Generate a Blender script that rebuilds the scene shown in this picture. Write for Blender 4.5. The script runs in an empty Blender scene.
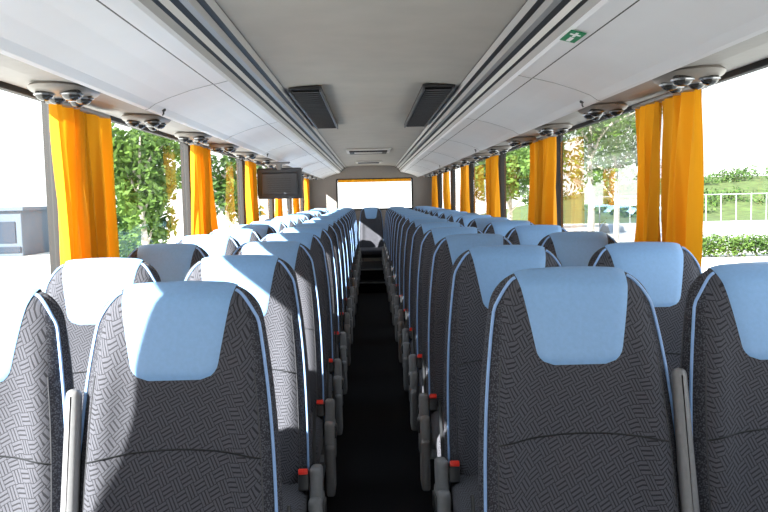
import bpy, bmesh, math, random
from mathutils import Vector, Matrix, noise, Quaternion
random.seed(7)
S=bpy.context.scene
S.view_settings.view_transform='Standard'
CX=0.025; CAMH=1.4
# ---------------------------------------------------------------- materials
def new_mat(name):
    m=bpy.data.materials.new(name); m.use_nodes=True
    nt=m.node_tree; b=nt.nodes.get('Principled BSDF'); return m,nt,b
def simple(name,col,rough=0.6,metal=0.0,var=0.06,scale=30,bump=0.0,spec=0.5):
    m,nt,b=new_mat(name)
    N=nt.nodes; L=nt.links
    tc=N.new('ShaderNodeTexCoord'); nz=N.new('ShaderNodeTexNoise'); nz.inputs['Scale'].default_value=scale
    nz.inputs['Detail'].default_value=4
    L.new(tc.outputs['Object'],nz.inputs['Vector'])
    r=N.new('ShaderNodeValToRGB')
    c=Vector(col)
    r.color_ramp.elements[0].position=0.3; r.color_ramp.elements[1].position=0.7
    r.color_ramp.elements[0].color=(*(c*(1-var)),1); r.color_ramp.elements[1].color=(*[min(1,x*(1+var)) for x in c],1)
    L.new(nz.outputs['Fac'],r.inputs['Fac']); L.new(r.outputs['Color'],b.inputs['Base Color'])
    b.inputs['Roughness'].default_value=rough; b.inputs['Metallic'].default_value=metal
    b.inputs['Specular IOR Level'].default_value=spec
    if bump:
        bp=N.new('ShaderNodeBump'); bp.inputs['Strength'].default_value=bump; bp.inputs['Distance'].default_value=0.002
        L.new(nz.outputs['Fac'],bp.inputs['Height']); L.new(bp.outputs['Normal'],b.inputs['Normal'])
    return m
def fabric_mat():
    m,nt,b=new_mat('seat_fabric_woven'); N=nt.nodes; L=nt.links
    tc=N.new('ShaderNodeTexCoord'); sp=N.new('ShaderNodeSeparateXYZ'); L.new(tc.outputs['Object'],sp.inputs[0])
    def M(op,a,b_=None,c=None):
        n=N.new('ShaderNodeMath'); n.operation=op
        for i,v in enumerate((a,b_,c)):
            if v is None: continue
            if isinstance(v,(int,float)): n.inputs[i].default_value=v
            else: L.new(v,n.inputs[i])
        return n.outputs[0]
    x=sp.outputs['X']; z=M('SUBTRACT',sp.outputs['Z'],M('MULTIPLY',sp.outputs['Y'],0.8))
    u=M('ADD',x,M('MULTIPLY',z,0.55)); v=M('SUBTRACT',z,M('MULTIPLY',x,0.45))
    cell=42.0
    cu=M('FLOOR',M('MULTIPLY',u,cell)); cv=M('FLOOR',M('MULTIPLY',v,cell))
    par=M('MODULO',M('ABSOLUTE',M('ADD',cu,cv)),2.0)
    su=M('PINGPONG',M('MULTIPLY',u,cell*3),0.5); sv=M('PINGPONG',M('MULTIPLY',v,cell*3),0.5)
    sel=M('ADD',M('MULTIPLY',su,par),M('MULTIPLY',sv,M('SUBTRACT',1.0,par)))
    ln=M('GREATER_THAN',sel,0.17)
    nz=N.new('ShaderNodeTexNoise'); nz.inputs['Scale'].default_value=700; L.new(tc.outputs['Object'],nz.inputs['Vector'])
    mx=N.new('ShaderNodeMix'); mx.data_type='RGBA'
    mx.inputs['A'].default_value=(0.028,0.029,0.036,1); mx.inputs['B'].default_value=(0.108,0.112,0.138,1)
    L.new(M('MULTIPLY',ln,M('ADD',0.35,M('MULTIPLY',nz.outputs['Fac'],0.8))),mx.inputs['Factor'])
    L.new(mx.outputs['Result'],b.inputs['Base Color'])
    b.inputs['Roughness'].default_value=0.9
    b.inputs['Sheen Weight'].default_value=0.05; b.inputs['Specular IOR Level'].default_value=0.2
    bp=N.new('ShaderNodeBump'); bp.inputs['Strength'].default_value=0.35; bp.inputs['Distance'].default_value=0.001
    L.new(sel,bp.inputs['Height']); L.new(bp.outputs['Normal'],b.inputs['Normal'])
    return m
def side_fabric():
    m,nt,b=new_mat('seat_fabric_speckled'); N=nt.nodes; L=nt.links
    tc=N.new('ShaderNodeTexCoord'); vo=N.new('ShaderNodeTexVoronoi'); vo.inputs['Scale'].default_value=260
    L.new(tc.outputs['Object'],vo.inputs['Vector'])
    r=N.new('ShaderNodeValToRGB'); r.color_ramp.elements[0].position=0.15; r.color_ramp.elements[1].position=0.6
    r.color_ramp.elements[0].color=(0.12,0.125,0.15,1); r.color_ramp.elements[1].color=(0.032,0.033,0.042,1)
    L.new(vo.outputs['Distance'],r.inputs['Fac']); L.new(r.outputs['Color'],b.inputs['Base Color'])
    b.inputs['Roughness'].default_value=0.9; b.inputs['Specular IOR Level'].default_value=0.2
    return m
MF=fabric_mat(); MFS=side_fabric()
MLE=simple('light_blue_leather',(0.235,0.43,0.74),0.42,var=0.04,scale=120,bump=0.15)
MPI=simple('blue_piping',(0.27,0.45,0.80),0.5,var=0.03)
MSH=simple('seat_shell_plastic',(0.05,0.053,0.062),0.5,scale=90,bump=0.1)
MGP=simple('grey_plastic',(0.20,0.205,0.22),0.45,scale=90,bump=0.05)
MDK=simple('dark_plastic',(0.02,0.022,0.026),0.4)
MRED=simple('red_buckle_plastic',(0.85,0.03,0.015),0.35)
MME=simple('steel',(0.35,0.36,0.38),0.3,metal=0.9)
SEATM=[MF,MFS,MLE,MPI,MSH,MGP,MDK,MRED,MME]
MCE=simple('ceiling_fabric',(0.40,0.38,0.345),0.85,var=0.05,scale=5)
MCL=simple('ceiling_panel_light',(0.60,0.59,0.57),0.7,var=0.03,scale=4)
MRK=simple('rack_white_panel',(0.72,0.72,0.735),0.5,var=0.03,scale=3)
MRT=simple('rack_trim_grey',(0.32,0.32,0.32),0.45,var=0.03,scale=5)
MBK=simple('black_rubber',(0.010,0.010,0.011),0.6)
MWA=simple('wall_panel_grey',(0.33,0.32,0.31),0.8,var=0.05,scale=60)
MCA=simple('aisle_carpet',(0.010,0.010,0.012),0.95,var=0.5,scale=220,bump=0.4,spec=0.1)
MPL=simple('platform_vinyl',(0.03,0.031,0.035),0.8,var=0.2,scale=100)
MCON=simple('service_unit_plastic',(0.24,0.215,0.19),0.4,var=0.04)
MSP=simple('service_panel_grey',(0.34,0.32,0.30),0.6,var=0.04)
MLENS=simple('lamp_lens_smoked',(0.03,0.028,0.026),0.15,spec=0.8)
MPAV=simple('pavement_concrete',(0.62,0.62,0.60),0.9,var=0.06,scale=0.8)
MGR=simple('grass',(0.060,0.095,0.022),0.95,var=0.4,scale=1.2)
MBD=simple('building_render',(0.10,0.13,0.17),0.8,var=0.05,scale=1,spec=.2)
MBW=simple('building_dark_glass',(0.03,0.045,0.07),0.6,spec=.2)
MTR=simple('tree_bark',(0.42,0.38,0.32),0.9,var=0.3,scale=12,bump=0.5)
MGREEN=simple('exit_sign_green',(0.0,0.22,0.08),0.5)
MWHT=simple('sign_white',(0.85,0.85,0.85),0.5)
MFEN=simple('fence_paint',(0.30,0.32,0.35),0.6,spec=.2)
def leaf_mat(name,c1,c2):
    m,nt,b=new_mat(name); N=nt.nodes; L=nt.links
    tc=N.new('ShaderNodeTexCoord'); nz=N.new('ShaderNodeTexNoise'); nz.inputs['Scale'].default_value=2.5
    L.new(tc.outputs['Object'],nz.inputs['Vector'])
    r=N.new('ShaderNodeValToRGB'); r.color_ramp.elements[0].position=.35; r.color_ramp.elements[1].position=.65
    r.color_ramp.elements[0].color=(*c1,1); r.color_ramp.elements[1].color=(*c2,1)
    L.new(nz.outputs['Fac'],r.inputs['Fac'])
    tr=N.new('ShaderNodeBsdfTranslucent'); L.new(r.outputs['Color'],tr.inputs['Color'])
    L.new(r.outputs['Color'],b.inputs['Base Color']); b.inputs['Roughness'].default_value=.6
    mx=N.new('ShaderNodeMixShader'); mx.inputs[0].default_value=.35
    L.new(b.outputs[0],mx.inputs[1]); L.new(tr.outputs[0],mx.inputs[2])
    L.new(mx.outputs[0],N['Material Output'].inputs['Surface'])
    return m
MLF=leaf_mat('leaves_green',(0.02,0.06,0.012),(0.09,0.18,0.03))
MLF2=leaf_mat('leaves_light',(0.035,0.085,0.012),(0.12,0.21,0.035))
def curtain_mat():
    m,nt,b=new_mat('curtain_amber'); N=nt.nodes; L=nt.links
    tc=N.new('ShaderNodeTexCoord'); wv=N.new('ShaderNodeTexWave'); wv.inputs['Scale'].default_value=220; wv.bands_direction='Z'
    wv.inputs['Distortion'].default_value=1
    L.new(tc.outputs['Object'],wv.inputs['Vector'])
    r=N.new('ShaderNodeValToRGB'); r.color_ramp.elements[0].color=(0.76,0.30,0.006,1); r.color_ramp.elements[1].color=(0.82,0.37,0.012,1)
    L.new(wv.outputs['Fac'],r.inputs['Fac'])
    L.new(r.outputs['Color'],b.inputs['Base Color']); b.inputs['Roughness'].default_value=.75; b.inputs['Specular IOR Level'].default_value=.2
    tr=N.new('ShaderNodeBsdfTranslucent'); tr.inputs['Color'].default_value=(0.85,0.37,0.012,1)
    mx=N.new('ShaderNodeMixShader'); mx.inputs[0].default_value=.24
    L.new(b.outputs[0],mx.inputs[1]); L.new(tr.outputs[0],mx.inputs[2])
    L.new(mx.outputs[0],N['Material Output'].inputs['Surface'])
    return m
MCU=curtain_mat()
def glass_mat():
    m,nt,b=new_mat('window_glass'); N=nt.nodes; L=nt.links
    t=N.new('ShaderNodeBsdfTransparent'); t.inputs[0].default_value=(.93,.96,.95,1)
    g=N.new('ShaderNodeBsdfGlossy'); g.inputs['Roughness'].default_value=.02
    f=N.new('ShaderNodeLayerWeight'); f.inputs['Blend'].default_value=.12
    mm=N.new('ShaderNodeMath'); mm.operation='MULTIPLY'; mm.inputs[1].default_value=.5
    L.new(f.outputs['Fresnel'],mm.inputs[0])
    mx=N.new('ShaderNodeMixShader'); L.new(mm.outputs[0],mx.inputs[0]); L.new(t.outputs[0],mx.inputs[1]); L.new(g.outputs[0],mx.inputs[2])
    L.new(mx.outputs[0],N['Material Output'].inputs['Surface'])
    return m
MGL=glass_mat()
# ---------------------------------------------------------------- helpers
def link(name,me,parent=None):
    o=bpy.data.objects.new(name,me); S.collection.objects.link(o)
    if parent: o.parent=parent
    return o
def finish(bm,name,mats,smooth=True,parent=None,angle=40):
    me=bpy.data.meshes.new(name)
    bmesh.ops.recalc_face_normals(bm,faces=bm.faces)
    bm.to_mesh(me); bm.free()
    for m in mats: me.materials.append(m)
    if smooth:
        for p in me.polygons: p.use_smooth=True
        try: me.set_sharp_from_angle(angle=math.radians(angle))
        except Exception: pass
    return me if parent=='ME' else link(name,me,parent)
def rbox(bm,c,size,mi=0,bev=0.01,rot=None,seg=2,taper=None):
    g=bmesh.ops.create_cube(bm,size=1.0)
    vs=g['verts']
    for v in vs:
        v.co=Vector((v.co.x*size[0],v.co.y*size[1],v.co.z*size[2]))
        if taper and v.co.z>0: v.co.x*=taper[0]; v.co.y*=taper[1]
    fs=set(f for v in vs for f in v.link_faces)
    es=set(e for v in vs for e in v.link_edges)
    if bev>0:
        r=bmesh.ops.bevel(bm,geom=list(es),offset=min(bev,min(size)*0.45),segments=seg,profile=.6,affect='EDGES')
        fs=set(f for f in r['faces'])|set(f for f in fs if f.is_valid)
        allv=set(v for f in fs for v in f.verts)
        fs=set(f for v in allv for f in v.link_faces)
    vv=set(v for f in fs for v in f.verts)
    mt=Matrix.Translation(Vector(c))@(rot.to_4x4() if rot else Matrix.Identity(4))
    for v in vv: v.co=mt@v.co
    for f in fs: f.material_index=mi
    return vv
def tube(bm,pts,r,mi=0,n=6,closed=False):
    rings=[]; L=len(pts)
    for i,p in enumerate(pts):
        a=pts[max(0,i-1)]; b=pts[min(L-1,i+1)]
        d=(b-a).normalized()
        up=Vector((0,1,0)) if abs(d.y)<.9 else Vector((1,0,0))
        s=d.cross(up).normalized(); t=s.cross(d)
        rr=r[i] if isinstance(r,(list,tuple)) else r
        rings.append([bm.verts.new(p+s*math.cos(2*math.pi*k/n)*rr+t*math.sin(2*math.pi*k/n)*rr) for k in range(n)])
    for i in range(L-1):
        for k in range(n):
            f=bm.faces.new([rings[i][k],rings[i][(k+1)%n],rings[i+1][(k+1)%n],rings[i+1][k]]); f.material_index=mi
    for rg in (rings[0],rings[-1]):
        f=bm.faces.new(rg); f.material_index=mi
def ellip(bm,c,r,mi=0,u=16,v=10,rot=None):
    g=bmesh.ops.create_uvsphere(bm,u_segments=u,v_segments=v,radius=1)
    for w in g['verts']:
        p=Vector((w.co.x*r[0],w.co.y*r[1],w.co.z*r[2]))
        if rot: p=rot@p
        w.co=p+Vector(c)
    for f in set(f for w in g['verts'] for f in w.link_faces): f.material_index=mi
# ---------------------------------------------------------------- seat
HB=0.82; S0=.50
def Wd(z): return .2245-.060*max(0,z/HB)**3.2
def Ht(s):
    a=abs(s)
    if a<=S0: return HB-.003*(a/S0)**2
    k=(a-S0)/(1-S0); return HB-.003-.072*(1-math.sqrt(max(0,1-k**2.3)))
def front(s,t):
    a=abs(s); f=(max(0,1-a**5))**.5; g=(max(0,1-t**22))**.5
    z=t*Ht(s)
    d=.045*f*g
    bo=math.exp(-((a-.74)/.16)**2)*math.exp(-((z-.38)/.30)**4)*.026
    hd=math.exp(-((z-.70)/.13)**4)*(1-a**3)*.014
    lum=math.exp(-((z-.22)/.14)**2)*(1-a*a)*.012
    return -(d+bo+hd+lum)*max(.0,min(1,g*1.2))
def back(s,t):
    a=abs(s); f=(max(0,1-a**4))**.5; g=(max(0,1-t**10))**.5
    return .058*f*g
REC=math.radians(12)
RM=Matrix.Rotation(-REC,3,'X')
BASE=Vector((0,-.165,.424))
def bp_(x,y,z): return RM@Vector((x,y,z))+BASE
def seat_mesh(name,aisle=0):
    bm=bmesh.new(); nx,nz=28,34
    ss=[math.sin(math.pi/2*(-1+2*i/nx)) for i in range(nx+1)]
    tt=[1-(1-j/nz)**1.35 for j in range(nz+1)]
    F=[[None]*(nx+1) for _ in range(nz+1)]; B=[[None]*(nx+1) for _ in range(nz+1)]
    for j,t in enumerate(tt):
        for i,s in enumerate(ss):
            z=t*Ht(s); x=s*Wd(z)
            F[j][i]=bm.verts.new(bp_(x,front(s,t),z))
            B[j][i]=F[j][i] if (i in(0,nx) or j==nz) else bm.verts.new(bp_(x,back(s,t),z))
    for j in range(nz):
        for i in range(nx):
            sm=abs((ss[i]+ss[i+1])/2)
            f=bm.faces.new([F[j][i],F[j][i+1],F[j+1][i+1],F[j+1][i]]); f.material_index=1 if sm>.84 else 0
            try:
                f=bm.faces.new([B[j][i+1],B[j][i],B[j+1][i],B[j+1][i+1]]); f.material_index=4
            except ValueError: pass
    pts=[]
    for k in range(61):
        q=k/60
        if q<.86: s=-.95; t=q/.86*.94
        else:
            w=(q-.86)/.14; s=-.95+w*.22; t=.94+.045*math.sin(w*math.pi/2)
        z=t*Ht(s); pts.append((s,t,z))
    for sg in (-1,1):
        P=[bp_(sg*(-s)*Wd(z),front(s,t)-.0035,z) for s,t,z in pts]
        tube(bm,P,.0038,3,6)
    P=[]
    for k in range(31):
        s=-.84+1.68*k/30; z=.462-.022*(abs(s)/.84)**2; t=z/Ht(s); P.append(bp_(s*Wd(z),front(s,t)-.0004,z))
    tube(bm,P,.0018,6,5)
    for sg in(-1,1):
        P=[]
        for k in range(31):
            z=.02+.60*k/30; s=sg*.84; t=z/Ht(s); P.append(bp_(s*Wd(z),front(s,t)-.0002,z))
        tube(bm,P,.0016,4,5)
    # leather headrest cover, wraps over the top
    nu,nv=20,24; z0=.606; G=[]
    def hw(z):
        k=(z-z0)/(HB-z0); w=.087+.038*k
        if z-z0<.032:
            q=1-(z-z0)/.032; w-=.032*(1-math.sqrt(max(0,1-q*q)))
        return w
    for j in range(nv+1):
        row=[]; v=j/nv
        for i in range(nu+1):
            u=-1+2*i/nu
            zz=z0+(HB*.9995-z0)*(v**1.5*.5+(1-(1-v)**1.6)*.5)
            x=u*hw(zz)
            s=x/Wd(zz); s=max(-.93,min(.93,s)); tz=min(zz,Ht(s)*.9995); t=tz/Ht(s)
            edge=(1-abs(u)**10)*min(1,v*12)
            row.append(bm.verts.new(bp_(s*Wd(tz),front(s,t)-.001-.004*max(0,edge)**.5,tz+.003*(t**20))))
        G.append(row)
    for j in range(1,9):
        v=j/8; row=[]
        for i in range(nu+1):
            u=-1+2*i/nu; zz=HB*(1-.0003)-.12*v**1.7; x=u*(.125-.01*v)
            s=x/Wd(zz); s=max(-.93,min(.93,s)); tz=min(zz,Ht(s)*.9995); t=tz/Ht(s)
            row.append(bm.verts.new(bp_(s*Wd(tz),back(s,t)+.004,tz+.003*(t**20))))
        G.append(row)
    for j in range(len(G)-1):
        for i in range(nu):
            f=bm.faces.new([G[j][i],G[j][i+1],G[j+1][i+1],G[j+1][i]]); f.material_index=2
    # cushion
    rbox(bm,(0,-.33,.475),(.43,.42,.11),0,.035,Matrix.Rotation(math.radians(4),3,'X'),3)
    rbox(bm,(0,-.30,.405),(.40,.38,.05),4,.015)
    for sx in (-.15,.15):
        rbox(bm,(sx,-.27,.25),(.035,.05,.28),5,.008)
        rbox(bm,(sx,-.27,.125),(.05,.26,.015),5,.005)
    rbox(bm,(0,-.27,.372),(.38,.06,.03),8,.006)
    rbox(bm,bp_(0,.064,.30),(.30,.012,.20),6,.005,RM)
    for sg in (-1,1):
        if sg==aisle: continue
        ellip(bm,(sg*.212,-.165,.50),(.008,.05,.05),5)
    def buckle(x,y,z):
        tube(bm,[Vector((x,y+.03,z-.10)),Vector((x,y,z-.03))],.009,6,6)
        R=Matrix.Rotation(-.35,3,'X')
        rbox(bm,(x,y,z),(.032,.026,.06),6,.006,R)
        rbox(bm,(x,y-.010,z+.030),(.028,.022,.018),7,.004,R)
    if aisle:
        a=aisle; X=a*.240
        rbox(bm,(X,-.22,.43),(.042,.20,.17),5,.02,Matrix.Rotation(-.15,3,'X'),3,taper=(1,.75))
        rbox(bm,(X+a*.004,-.28,.34),(.034,.12,.20),5,.014,None,3)
        rbox(bm,(X+a*.022,-.22,.47),(.012,.10,.05),6,.005,Matrix.Rotation(-.15,3,'X'))
        rbox(bm,(X,-.20,.545),(.038,.10,.10),5,.018,Matrix.Rotation(-.2,3,'X'),3)
        buckle(a*.205,-.235,.565)
        tube(bm,[Vector((a*.231,-.07,.74)),Vector((a*.229,-.10,.64)),Vector((a*.226,-.15,.54))],[.004,.006,.009],6,6)
        # middle armrest, folded up between the two seats
        Xm=-a*.212
        R=Matrix.Rotation(-REC-.02,3,'X')
        rbox(bm,R@Vector((0,0,.29))+Vector((Xm,-.222,.45)),(.036,.045,.58),5,.016,R,3,taper=(.8,.8))
    return finish(bm,name,SEATM,parent='ME',angle=50)
ME_R=seat_mesh('coach_seat_aisle_r',-1); ME_L=seat_mesh('coach_seat_aisle_l',1); ME_W=seat_mesh('coach_seat_window',0)
Y1=1.70; PITCH=.78; NR=15
XR_A=.440; XR_W=.882; XL_A=-.422; XL_W=-.858
def put_seat(me,x,y,z):
    o=link('coach_seat',me); o.location=(x,y,z); return o
for k in range(NR):
    y=Y1+PITCH*k
    for me,x in ((ME_R,XR_A),(ME_W,XR_W)): put_seat(me,x,y,.007)
    for me,x in ((ME_L,XL_A),(ME_W,XL_W)): put_seat(me,x,y,-.005)
for i in range(5):
    put_seat(ME_W,CX-.90+.45*i-.01,Y1+PITCH*NR+.05,0.0)
# ---------------------------------------------------------------- shell
YF,YB=-1.7,14.35
def boxobj(name,c,size,mat,bev=0.0,parent=None):
    bm=bmesh.new(); rbox(bm,c,size,0,bev) ; return finish(bm,name,[mat],smooth=bev>0,parent=parent)
L_=YB-YF; YM=(YB+YF)/2
bm=bmesh.new()
rbox(bm,(CX,YM,-.05),(2.5,L_,.10),0,0)
finish(bm,'floor',[MCA],smooth=False)
for sd in (-1,1):
    boxobj('floor_platform',(CX+sd*.735,(1.0+YB)/2,.055),(.90,YB-1.0,.11),MPL,.004)
    boxobj('trim_1' if sd<0 else 'trim_2',(CX+sd*.275,(1.0+YB)/2,.105),(.014,YB-1.0,.02),MSH,.003)
bm=bmesh.new()
YE=13.0
rbox(bm,(CX,(11.2+YE)/2,.08),(.50,YE-11.2,.16),0,.004); rbox(bm,(CX,(11.55+YE)/2,.24),(.50,YE-11.55,.16),0,.004)
rbox(bm,(CX,11.2,.15),(.49,.03,.02),1,.003); rbox(bm,(CX,11.55,.31),(.49,.03,.02),1,.003)
finish(bm,'aisle_steps',[MCA,MGP])
HW=1.195; ZS,ZT=.86,1.80
pill=[-1.1,.90]+[3.02+2.12*i for i in range(6)]
for nm,sd in (('left',-1),('right',1)):
    bm=bmesh.new(); X=CX+sd*(HW+.03)
    rbox(bm,(X,YM,ZS/2-.05),(.06,L_,ZS+.10),0,0)
    rbox(bm,(X,YM,(ZT+2.15)/2),(.06,L_,2.15-ZT),0,0)
    for p in pill: rbox(bm,(X,p,(ZS+ZT)/2),(.06,.13,ZT-ZS),1,0)
    rbox(bm,(X,YF+.05,(ZS+ZT)/2),(.06,.10,ZT-ZS),1,0); rbox(bm,(X,YB-.15,(ZS+ZT)/2),(.06,.30,ZT-ZS),1,0)
    rbox(bm,(CX+sd*(HW-.02),YM,ZS-.01),(.08,L_,.035),2,.008)
    rbox(bm,(CX+sd*(HW-.02),YM,.20),(.05,L_,.16),2,.015)
    finish(bm,'wall_'+nm,[MWA,MBK,MGP],smooth=False)
edges=[YF+.1]+pill+[YB-.3]
wn=1
for sd in (-1,1):
    for i in range(len(edges)-1):
        a=edges[i]+(.065 if i>0 else 0); b=edges[i+1]-(.065 if i<len(edges)-2 else 0)
        bm=bmesh.new(); X=CX+sd*(HW+.02)
        v=[bm.verts.new(q) for q in ((X,a,ZS),(X,b,ZS),(X,b,ZT),(X,a,ZT))]
        bm.faces.new(v).material_index=0
        for (c,s) in (((X-sd*.005,(a+b)/2,ZS+.012),(.03,b-a,.024)),((X-sd*.005,(a+b)/2,ZT-.012),(.03,b-a,.024)),
                      ((X-sd*.005,a+.012,(ZS+ZT)/2),(.03,.024,ZT-ZS)),((X-sd*.005,b-.012,(ZS+ZT)/2),(.03,.024,ZT-ZS))):
            rbox(bm,c,s,1,.004)
        finish(bm,'window_%d'%wn,[MGL,MBK],smooth=False); wn+=1
# rear wall with window
bm=bmesh.new()
WCX=CX+.07
wx0,wx1=WCX-.70,WCX+.70; wz0,wz1=1.18,1.74
rbox(bm,(CX,YB+.03,wz0/2-.05),(2.5,.06,wz0+.1),0,0); rbox(bm,(CX,YB+.03,(wz1+2.15)/2),(2.5,.06,2.15-wz1),0,0)
rbox(bm,((CX-1.25+wx0)/2,YB+.03,(wz0+wz1)/2),(wx0-CX+1.25,.06,wz1-wz0),0,0)
rbox(bm,((CX+1.25+wx1)/2,YB+.03,(wz0+wz1)/2),(CX+1.25-wx1,.06,wz1-wz0),0,0)
finish(bm,'wall_back',[MWA],smooth=False)
bm=bmesh.new()
v=[bm.verts.new(q) for q in ((wx0,YB+.03,wz0),(wx1,YB+.03,wz0),(wx1,YB+.03,wz1),(wx0,YB+.03,wz1))]; bm.faces.new(v)
WW=wx1-wx0
for (c,s) in (((WCX,YB,wz0),(WW,.03,.03)),((WCX,YB,wz1),(WW,.03,.03)),((wx0,YB,(wz0+wz1)/2),(.03,.03,.57)),((wx1,YB,(wz0+wz1)/2),(.03,.03,.57))):
    rbox(bm,c,s,1,.004)
finish(bm,'window_%d'%wn,[MGL,MBK],smooth=False); wn+=1
# front wall with windscreen
bm=bmesh.new()
rbox(bm,(CX,YF-.03,.30),(2.5,.06,.80),0,0); rbox(bm,(CX,YF-.03,2.06),(2.5,.06,.18),0,0)
for sd in (-1,1): rbox(bm,(CX+sd*1.2,YF-.03,1.3),(.1,.06,1.4),0,0)
finish(bm,'wall_front',[MWA],smooth=False)
bm=bmesh.new()
v=[bm.verts.new(q) for q in ((CX-1.15,YF-.02,.7),(CX+1.15,YF-.02,.7),(CX+1.15,YF-.02,1.97),(CX-1.15,YF-.02,1.97))]; bm.faces.new(v)
rbox(bm,(CX,YF,.70),(2.3,.03,.04),1,.005); rbox(bm,(CX,YF,1.97),(2.3,.03,.04),1,.005); rbox(bm,(CX,YF,1.33),(.03,.03,1.27),1,.005)
finish(bm,'window_%d'%wn,[MGL,MBK],smooth=False)
boxobj('roof',(CX,YM,2.14),(2.56,L_+.2,.05),MWA)
def strip(name,prof,mats,y0,y1,nseg=1):
    bm=bmesh.new(); rows=[]
    for k in range(nseg+1):
        y=y0+(y1-y0)*k/nseg; rows.append([bm.verts.new((x,y,z)) for x,z,_ in prof])
    for k in range(nseg):
        for i in range(len(prof)-1):
            bm.faces.new([rows[k][i],rows[k][i+1],rows[k+1][i+1],rows[k+1][i]]).material_index=prof[i][2]
    me=bpy.data.meshes.new(name); bm.to_mesh(me); bm.free()
    for m in mats: me.materials.append(m)
    return link(name,me)
prof=[]
cw=.45
N_=24
for i in range(N_+1):
    x=-cw+2*cw*i/N_
    prof.append((CX+x,1.985-.018*(x/cw)**4,0))
strip('ceiling',prof,[MCE],YF,YB)
for nm,sd in (('left',-1),('right',1)):
    Pf=[(.452,1.966,0),(.462,1.945,1),(.482,1.942,0),(.488,1.922,0),(.508,1.920,1),(.524,1.912,3),(.534,1.895,1),(.545,1.890,0),(.552,1.868,2),
        (.560,1.858,2),(.600,1.848,2),(.612,1.846,1),(.618,1.846,2),(.70,1.826,2),(.78,1.800,2),(.84,1.776,2),(.865,1.758,2),(.880,1.754,1),(.892,1.766,4),(.91,1.770,4),(1.00,1.772,4),(1.19,1.795,4)]
    o=strip('luggage_rack',[(CX+sd*x,z,m) for x,z,m in Pf],[MRT,MBK,MRK,MCL,MSP],YF+.01,YB-.01)
    bm=bmesh.new()
    for k in range(8):
        y=1.4+1.6*k
        for (a,b) in zip(Pf[9:17],Pf[10:18]):
            mx_,mz=(a[0]+b[0])/2,(a[1]+b[1])/2; ln=math.hypot(b[0]-a[0],b[1]-a[1]); an=math.atan2(b[1]-a[1],b[0]-a[0])
            rbox(bm,(CX+sd*mx_,y,mz-.0005),(ln+.001,.004,.002),0,0,Matrix.Rotation(-sd*an,3,'Y'))
    # coat hooks under the rack edge
    for y in (3.15,6.3,9.5):
        ellip(bm,(CX+sd*.848,y,1.770),(.010,.010,.008),1,10,6); tube(bm,[Vector((CX+sd*.848,y,1.768)),Vector((CX+sd*.848,y-.005,1.752)),Vector((CX+sd*.848,y-.015,1.748))],.0035,1,6)
    finish(bm,'rack_seams_and_hooks',[MRT,MDK],smooth=False,parent=o)
for sd in (-1,1):
    bm=bmesh.new()
    y0,y1=4.0,6.15; xc=CX+sd*.345+.0; w=.17
    rbox(bm,(xc,(y0+y1)/2,1.968),(w,y1-y0,.016),0,.004)
    for i in range(26):
        y=y0+.06+(y1-y0-.12)*i/25
        rbox(bm,(xc,y,1.956),(w-.03,.050,.008),1,.002,Matrix.Rotation(.36,3,'X'))
    for s2 in(-1,1): rbox(bm,(xc+s2*(w/2-.006),(y0+y1)/2,1.954),(.012,y1-y0,.022),1,.004)
    finish(bm,'ceiling_air_vent',[MBK,MSH])
bm=bmesh.new()
rbox(bm,(CX-.03,9.6,1.972),(.54,.70,.02),0,.01); rbox(bm,(CX-.03,9.6,1.956),(.46,.58,.014),1,.004); rbox(bm,(CX-.03,9.5,1.946),(.34,.12,.012),0,.004)
finish(bm,'roof_hatch',[MCL,MBK])
bm=bmesh.new()
rbox(bm,(CX-.03,12.6,1.972),(.42,.5,.02),0,.01); rbox(bm,(CX-.03,12.6,1.960),(.34,.40,.012),1,.004)
finish(bm,'roof_hatch',[MCL,MBK])
def console(x,y,sd):
    bm=bmesh.new()
    ellip(bm,(0,0,0),(.100,.16,.026),0,24,10)
    for (dx,dy,r) in ((-.048,-.075,.031),(-.045,.03,.029),(.033,-.085,.027),(.033,.01,.027),(.0,.10,.024)):
        ellip(bm,(sd*dx,dy,-.022),(r,r,.022),1,16,8)
        P=[Vector((sd*dx+math.cos(a)*r*1.06,dy+math.sin(a)*r*1.06,-.024)) for a in [2*math.pi*i/16 for i in range(17)]]
        tube(bm,P,.0035,2,5)
    o=finish(bm,'reading_light_console',[MCON,MLENS,MME]); o.location=(x,y,1.764)
for sd in (-1,1):
    for k in range(13): console(CX+sd*.995,2.46+.90*k+(.06 if sd<0 else 0),sd)
bm=bmesh.new()
rbox(bm,(0,0,0),(.045,.13,.002),0,.0)
rbox(bm,(0,.03,-.0015),(.012,.05,.001),1,0); rbox(bm,(.0,-.03,-.0015),(.03,.012,.001),1,0); rbox(bm,(0,-.03,-.0015),(.008,.05,.001),1,0)
o=finish(bm,'exit_sign',[MGREEN,MWHT],smooth=False); o.rotation_euler=(0,math.radians(14),0); o.location=(CX+.572,2.25,1.850)
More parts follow.
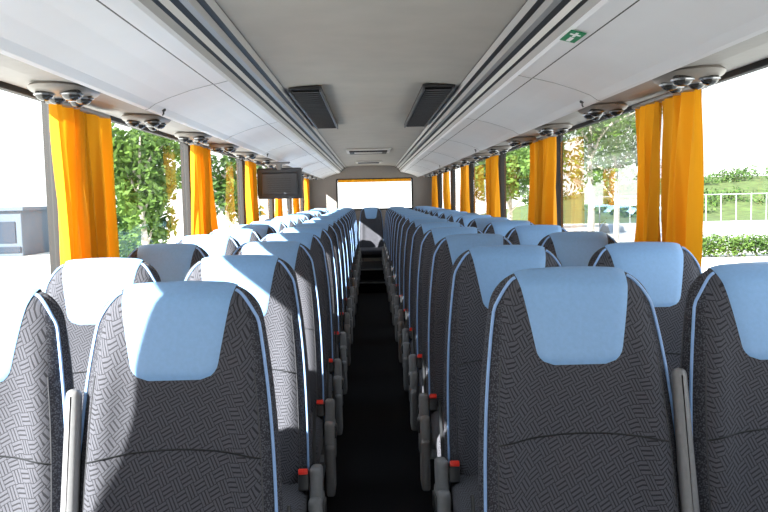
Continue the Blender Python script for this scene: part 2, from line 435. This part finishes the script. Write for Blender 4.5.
# curtains
def curtain(x,y0,y1,z0,z1,folds,seed,sd,amp=.040):
    rnd=random.Random(seed)
    nu,nv=folds*14,26; bm=bmesh.new(); G=[]
    ph=[rnd.uniform(0,6.28) for _ in range(4)]
    yc=(y0+y1)/2
    for j in range(nv+1):
        v=j/nv; z=z1+(z0-z1)*v; row=[]
        sq=1-.06*math.sin(v*math.pi*.9)
        for i in range(nu+1):
            u=i/nu
            a=amp*(.75+.35*math.sin(u*9+ph[0]))*(.5+.5*v)
            w=math.sin(u*folds*2*math.pi+ph[1]+.8*math.sin(v*3+ph[2]))+.3*math.sin(u*folds*4.3*math.pi+ph[3]+v*2)
            y=yc+(y0-yc+(y1-y0)*u)*sq+.012*math.sin(v*5+u*11+ph[2])
            row.append(bm.verts.new((x-sd*(a*w),y,z)))
        G.append(row)
    for j in range(nv):
        for i in range(nu): bm.faces.new([G[j][i],G[j][i+1],G[j+1][i+1],G[j+1][i]])
    rbox(bm,(x,yc,z1+.004),(.05,y1-y0+.02,.014),1,.003)
    me=bpy.data.meshes.new('curtain'); bm.to_mesh(me); bm.free(); me.materials.append(MCU); me.materials.append(MRT)
    for p in me.polygons: p.use_smooth=True
    return link('curtain',me)
for sd in (-1,1):
    X=CX+sd*(HW-.068)
    for i,p in enumerate([.90]+pill[2:]):
        k=.07 if sd<0 else 0
        curtain(X,p-.34+k,p+.0,.93,1.755,4,i*3+sd*50,sd)
        if i: curtain(X,p+.025,p+.27-k*.4,.93,1.755,3,i*3+1+sd*50,sd)
bm=bmesh.new(); G=[]
for j in range(4):
    G.append([bm.verts.new((WCX-.68+1.36*i/90,YB-.03+.012*math.sin(i*.9),1.735-.05*j/3)) for i in range(91)])
for j in range(3):
    for i in range(90): bm.faces.new([G[j][i],G[j][i+1],G[j+1][i+1],G[j+1][i]])
finish(bm,'curtain_valance',[MCU])
bm=bmesh.new()
rbox(bm,(0,0,0),(.42,.05,.29),0,.02,None,3); rbox(bm,(0,-.035,0),(.34,.04,.21),0,.02,None,3)
rbox(bm,(0,.027,0),(.38,.004,.25),1,.0)
for i in range(7): rbox(bm,(0,-.057,-.07+.02*i),(.22,.004,.006),1,0)
tube(bm,[Vector((0,0,.13)),Vector((0,0,.185))],.03,2,10); rbox(bm,(0,0,.19),(.20,.12,.012),2,.005)
o=finish(bm,'hanging_monitor',[MSH,MDK,MGP]); o.location=(CX-.87,7.3,1.550); o.rotation_euler=(.12,0,0)
# ---------------------------------------------------------------- exterior
GZ=-1.25
bm=bmesh.new()
v=[bm.verts.new(q) for q in ((-150,-100,GZ),(150,-100,GZ),(150,250,GZ),(-150,250,GZ))]; bm.faces.new(v)
finish(bm,'ground_pavement',[MPAV],smooth=False)
def foliage(bm,c,r,n,size,mi,rnd):
    for _ in range(n):
        d=Vector((rnd.gauss(0,1),rnd.gauss(0,1),rnd.gauss(0,1))).normalized()*(rnd.random()**.4)
        p=Vector((c[0]+d.x*r[0],c[1]+d.y*r[1],c[2]+d.z*r[2]))
        a=Vector((rnd.gauss(0,1),rnd.gauss(0,1),rnd.gauss(0,1))).normalized(); b=a.orthogonal().normalized()
        s=size*rnd.uniform(.6,1.3)
        vs=[bm.verts.new(p+a*s),bm.verts.new(p+b*s*.5),bm.verts.new(p-a*s),bm.verts.new(p-b*s*.5)]
        bm.faces.new(vs).material_index=mi
def tree(x,y,h,rad,seed,n=2600,light=False,low=.25,size=.16,name='tree'):
    rnd=random.Random(seed); bm=bmesh.new()
    tube(bm,[Vector((0,0,0)),Vector((.05,.05,h*.3)),Vector((-.05,0,h*.6)),Vector((.05,0,h*.9))],[h*.025,h*.02,h*.013,h*.004],0,8)
    for k in range(9):
        a=rnd.uniform(0,6.28); z=h*rnd.uniform(low,.85); rr=rad*rnd.uniform(.5,.9)
        e=Vector((math.cos(a)*rr,math.sin(a)*rr,z+h*.12))
        tube(bm,[Vector((0,0,z-h*.06)),e*.5+Vector((0,0,(z)*.5)),e],[h*.01,h*.007,h*.003],0,6)
        foliage(bm,e,(rad*.5,rad*.5,h*.13),n//12,size,1,rnd)
    foliage(bm,(0,0,h*.65),(rad*.7,rad*.7,h*.3),n//4,size,1,rnd)
    o=finish(bm,name,[MTR,MLF2 if light else MLF],smooth=False); o.location=(x,y,GZ); return o
tree(-6.05,20.5,4.9,1.0,1,2900,light=True,low=.12,size=.12)
tree(-8.0,26,4.8,1.2,2,2500,size=.14,low=.12)
tree(-8.0,43,5.2,2.4,3,2500,size=.2)
tree(9.8,34,7.2,2.9,5,2300,light=True,low=.35,size=.15)
tree(13.2,41,7.0,2.4,6,1800,light=True,low=.35,size=.15)
tree(8.0,44,6.5,2.2,9,3200,light=True,size=.18)
tree(9.4,55,7.5,3.0,7,3500,size=.2)
rnd=random.Random(11); bm=bmesh.new()
for i in range(16):
    foliage(bm,(i*.55,0,.45),(.45,.5,.45),420,.08,0,rnd)
    tube(bm,[Vector((i*.55,0,0)),Vector((i*.55,0,.5))],.03,1,6)
o=finish(bm,'hedge',[MLF2,MTR],smooth=False); o.location=(13,30,GZ)
bm=bmesh.new(); G=[]
def gz(i,v,j): return GZ-.02+4.4*(v*v*(3-2*v))*min(1,i/6)+.15*noise.noise(Vector((i,j,0)))
for j in range(13):
    v=j/12; G.append([bm.verts.new((14+i*4,62+v*40,gz(i,v,j))) for i in range(25)])
for j in range(12):
    for i in range(24): bm.faces.new([G[j][i],G[j][i+1],G[j+1][i+1],G[j+1][i]])
for k in range(110):
    i=rnd.uniform(2,22); v=rnd.uniform(.25,.98)
    foliage(bm,(14+i*4,62+v*40,gz(i,v,v*12)+.5),(1.7,1.5,1.0),130,.22,1,rnd)
finish(bm,'grass_bank',[MGR,MLF],smooth=False)
bm=bmesh.new()
for i in range(47):
    tube(bm,[Vector((i*1.0,0,0)),Vector((i*1.0,0,2.4))],.035,0,6)
for z in (.35,2.35): tube(bm,[Vector((0,0,z)),Vector((46,0,z))],.03,0,6)
rbox(bm,(23,0,.3),(46,.15,.6),0,.02)
o=finish(bm,'fence',[MFEN]); o.location=(15,50,GZ)
bm=bmesh.new()
rbox(bm,(0,0,1.2),(16,8,2.4),0,.05); rbox(bm,(0,0,2.45),(16.4,8.4,.18),0,.03)
for i in range(9):
    rbox(bm,(-7+i*1.75,-4.0,1.25),(1.35,.08,1.1),1,.01)
rbox(bm,(0,-4.02,.35),(15.8,.08,.3),1,.01)
o=finish(bm,'low_building',[MBD,MBW],smooth=False); o.location=(-26,44,GZ)
# ---------------------------------------------------------------- light
w=bpy.data.worlds.new('World'); S.world=w; w.use_nodes=True
nt=w.node_tree; bg=nt.nodes['Background']
tc=nt.nodes.new('ShaderNodeTexCoord'); sp=nt.nodes.new('ShaderNodeSeparateXYZ'); nt.links.new(tc.outputs['Generated'],sp.inputs[0])
r=nt.nodes.new('ShaderNodeValToRGB'); r.color_ramp.elements[0].color=(1,1,1,1); r.color_ramp.elements[1].color=(.72,.85,1,1)
nt.links.new(sp.outputs['Z'],r.inputs['Fac']); nt.links.new(r.outputs['Color'],bg.inputs['Color'])
bg.inputs['Strength'].default_value=2.15
sd_=bpy.data.lights.new('sun','SUN'); sd_.energy=27; sd_.angle=math.radians(.6); sd_.color=(1,.95,.88)
so=bpy.data.objects.new('sun',sd_); S.collection.objects.link(so)
so.rotation_euler=Vector((.70,.62,-.54)).to_track_quat('-Z','Y').to_euler(); so.location=(-5,-5,8)
# ---------------------------------------------------------------- camera
cam=bpy.data.cameras.new('camera'); co=bpy.data.objects.new('camera',cam); S.collection.objects.link(co)
cam.lens=36; cam.sensor_width=36; cam.clip_start=.05; cam.clip_end=500
pit=math.atan(59/769); yaw=math.atan(13/769)
d=Vector((math.sin(yaw)*math.cos(pit),math.cos(yaw)*math.cos(pit),-math.sin(pit)))
q=d.to_track_quat('-Z','Y')
co.rotation_mode='QUATERNION'
co.rotation_quaternion=q@Quaternion((0,0,1),math.radians(-1.25))
co.location=(0,0,CAMH)
S.camera=co
